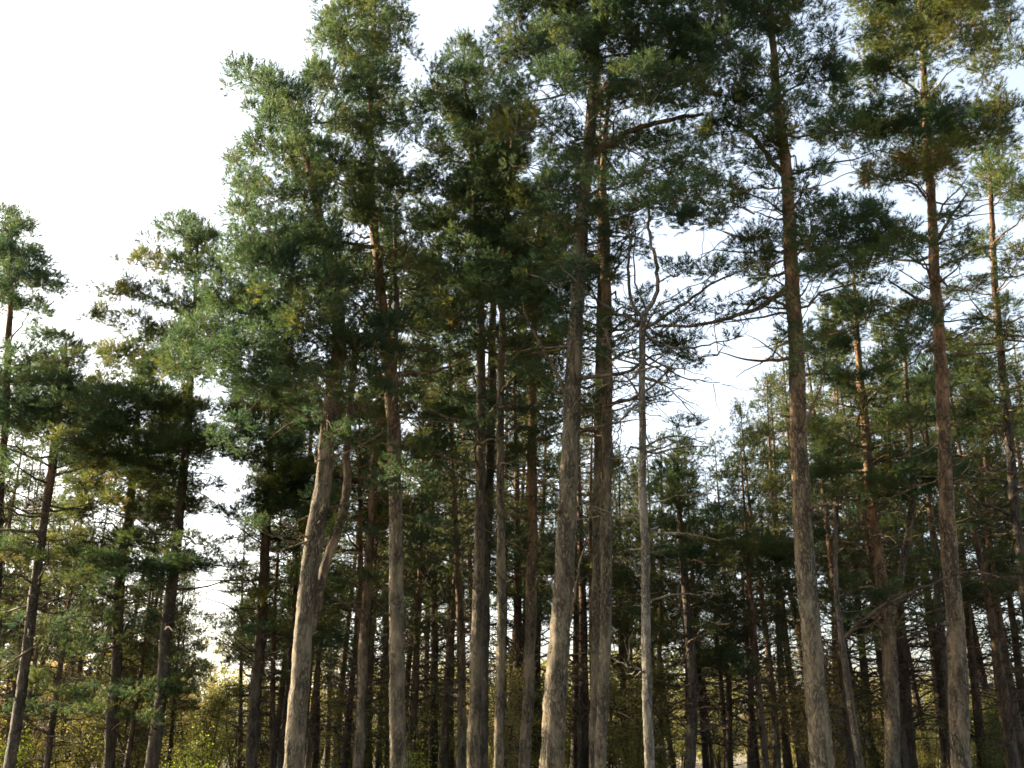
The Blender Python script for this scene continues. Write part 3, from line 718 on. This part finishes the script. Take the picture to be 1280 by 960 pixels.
# ---- undergrowth: leafy bushes and saplings, four grown once and copied
def proto_bush(seed, H, wdt, n, mat, tint, leaf=.075, name='bush'):
    global rng
    rng = np.random.default_rng(seed)
    root = thing(name, '', 'bush', (0, 0, 0))
    W = Wood(); qs = []
    for k in range(7):
        th = rng.uniform(0, 6.28); sp = wdt * rng.uniform(.2, .9); h = H * rng.uniform(.55, 1)
        e = np.array([sp * math.cos(th), sp * math.sin(th), h])
        pts = crooked(np.array([.15 * math.cos(th), .15 * math.sin(th), -.1]), e, 9, .05)
        W.tube(pts, np.linspace(.045, .008, 9), 5, .2)
        for j in range(10):
            i = rng.integers(2, 9); d = unit(rng.normal(0, 1, 3) + np.array([0, 0, .4])) * rng.uniform(.4, 1.1)
            W.tube(crooked(pts[i], pts[i] + d, 4, .08), [.014, .01, .007, .004], 3, .2)
            qs.append((pts[i] + d * .8, .42)); qs.append((pts[i] + d * .4, .3))
        qs.append((e, .45))
    W.build('stem', BARK_DARK, root)
    c = np.array([q[0] for q in qs]); rr = np.array([q[1] for q in qs])
    idx = rng.integers(0, len(c), n)
    p = c[idx] + unit(rng.normal(size=(n, 3))) * (rr[idx] * rng.uniform(0, 1, n) ** .5)[:, None]
    d = unit(rng.normal(size=(n, 3))); e = unit(np.cross(d, rng.normal(size=(n, 3))))
    L_ = leaf * rng.uniform(.6, 1.3, (n, 1))
    V = np.stack([p, p + d * L_ * .5 + e * L_ * .33, p + d * L_, p + d * L_ * .5 - e * L_ * .33], 1).reshape(-1, 3)
    tt = np.clip(tint + rng.normal(0, .07, len(c))[idx] + rng.normal(0, .09, n), 0, 1)
    tri_mesh('foliage', V, np.repeat(tt, 4), mat, root, 4)
    TRIS[0] += 2 * n
    return root
BUSH = [proto_bush(201, 4.2, 1.7, 9000, LEAF, .3), proto_bush(202, 5.5, 1.5, 9000, LEAF, .55), proto_bush(203, 3.6, 1.9, 9000, LEAF, .15), proto_bush(204, 5.0, 1.7, 9000, LEAF, .75)]
bl = ['olive-green leafy bush in the undergrowth among the far trunks', 'tall golden-leaved sapling in the sunlit undergrowth', 'low green bush at the foot of the far pines', 'russet thin-leaved bush between the far pines']
bused = set()
rng = np.random.default_rng(5)
bspots = []
for k in range(400):
    if len(bspots) > 140: break
    D = rng.uniform(30, 46) if rng.random() < .22 else rng.uniform(54, 80); u = rng.uniform(-140, 1420)
    p = at(u, 940, D); p[2] = ground_z(p[0], p[1])
    if any((p[0] - x) ** 2 + (p[1] - y) ** 2 < 1.7 ** 2 for x, y in bspots): continue
    bspots.append((p[0], p[1]))
    i = int(rng.choice(4, p=[.4, .16, .28, .16]))
    o = copy_tree(i, p, rng.uniform(0, 6.28), rng.uniform(.7, 1.05) if D < 50 else rng.uniform(.95, 1.55), protos=BUSH, flag=bused)
    o['label'] = bl[i]; o['category'] = 'bush'; o['group'] = ['olive bushes', 'golden saplings', 'low green bushes', 'russet bushes'][i]
BRIGHT = proto_bush(205, 2.0, .55, 2600, LEAF_BRIGHT, .4, .055, 'sapling')
bb = set()
for (u, D, s, lab) in [(240, 23, .78, 'bright yellow-green sapling top beside a straight bare trunk'), (512, 25, .75, 'bright yellow-green sapling beside the straight tan trunk'), (30, 30, 1.0, 'yellow-leaved sapling behind the leaning dark pine')]:
    p = at(u, 940, D); p[2] = ground_z(p[0], p[1])
    o = copy_tree(0, p, rng.uniform(0, 6), s, protos=[BRIGHT], flag=bb); o['label'] = lab; o['category'] = 'sapling'; o['group'] = 'bright saplings'

# ---- the wood far behind reads as one mass
rng = np.random.default_rng(9)
n = 45000
nb = 420
cx = rng.uniform(-95, 95, nb); cy = rng.uniform(80, 125, nb); ch = rng.uniform(5, 11, nb) * (.8 + .25 * np.sin(cx * .13)); cr = rng.uniform(1.6, 3.2, nb)
idx = rng.integers(0, nb, n)
d = unit(rng.normal(size=(n, 3))); q = rng.uniform(.3, 1, n) ** .4
zz = rng.uniform(.08, 1, n)
p = np.stack([cx[idx] + d[:, 0] * cr[idx] * q * (1.15 - .6 * zz), cy[idx] + d[:, 1] * cr[idx] * q * (1.15 - .6 * zz), ch[idx] * zz + rng.normal(0, .2, n)], 1)
dd = unit(rng.normal(size=(n, 3))); ee = unit(np.cross(dd, rng.normal(size=(n, 3)))); L_ = .5 * rng.uniform(.6, 1.4, (n, 1))
V = np.stack([p, p + dd * L_ * .5 + ee * L_ * .3, p + dd * L_, p + dd * L_ * .5 - ee * L_ * .3], 1).reshape(-1, 3)
tt = np.clip(rng.uniform(.05, .75, nb)[idx] + rng.normal(0, .08, n), 0, 1)
o = tri_mesh('distant_wood', V, np.repeat(tt, 4), LEAF, None, 4)
o['label'] = 'far-off autumn wood closing the view behind the pines'; o['category'] = 'wood'
TRIS[0] += 2 * n
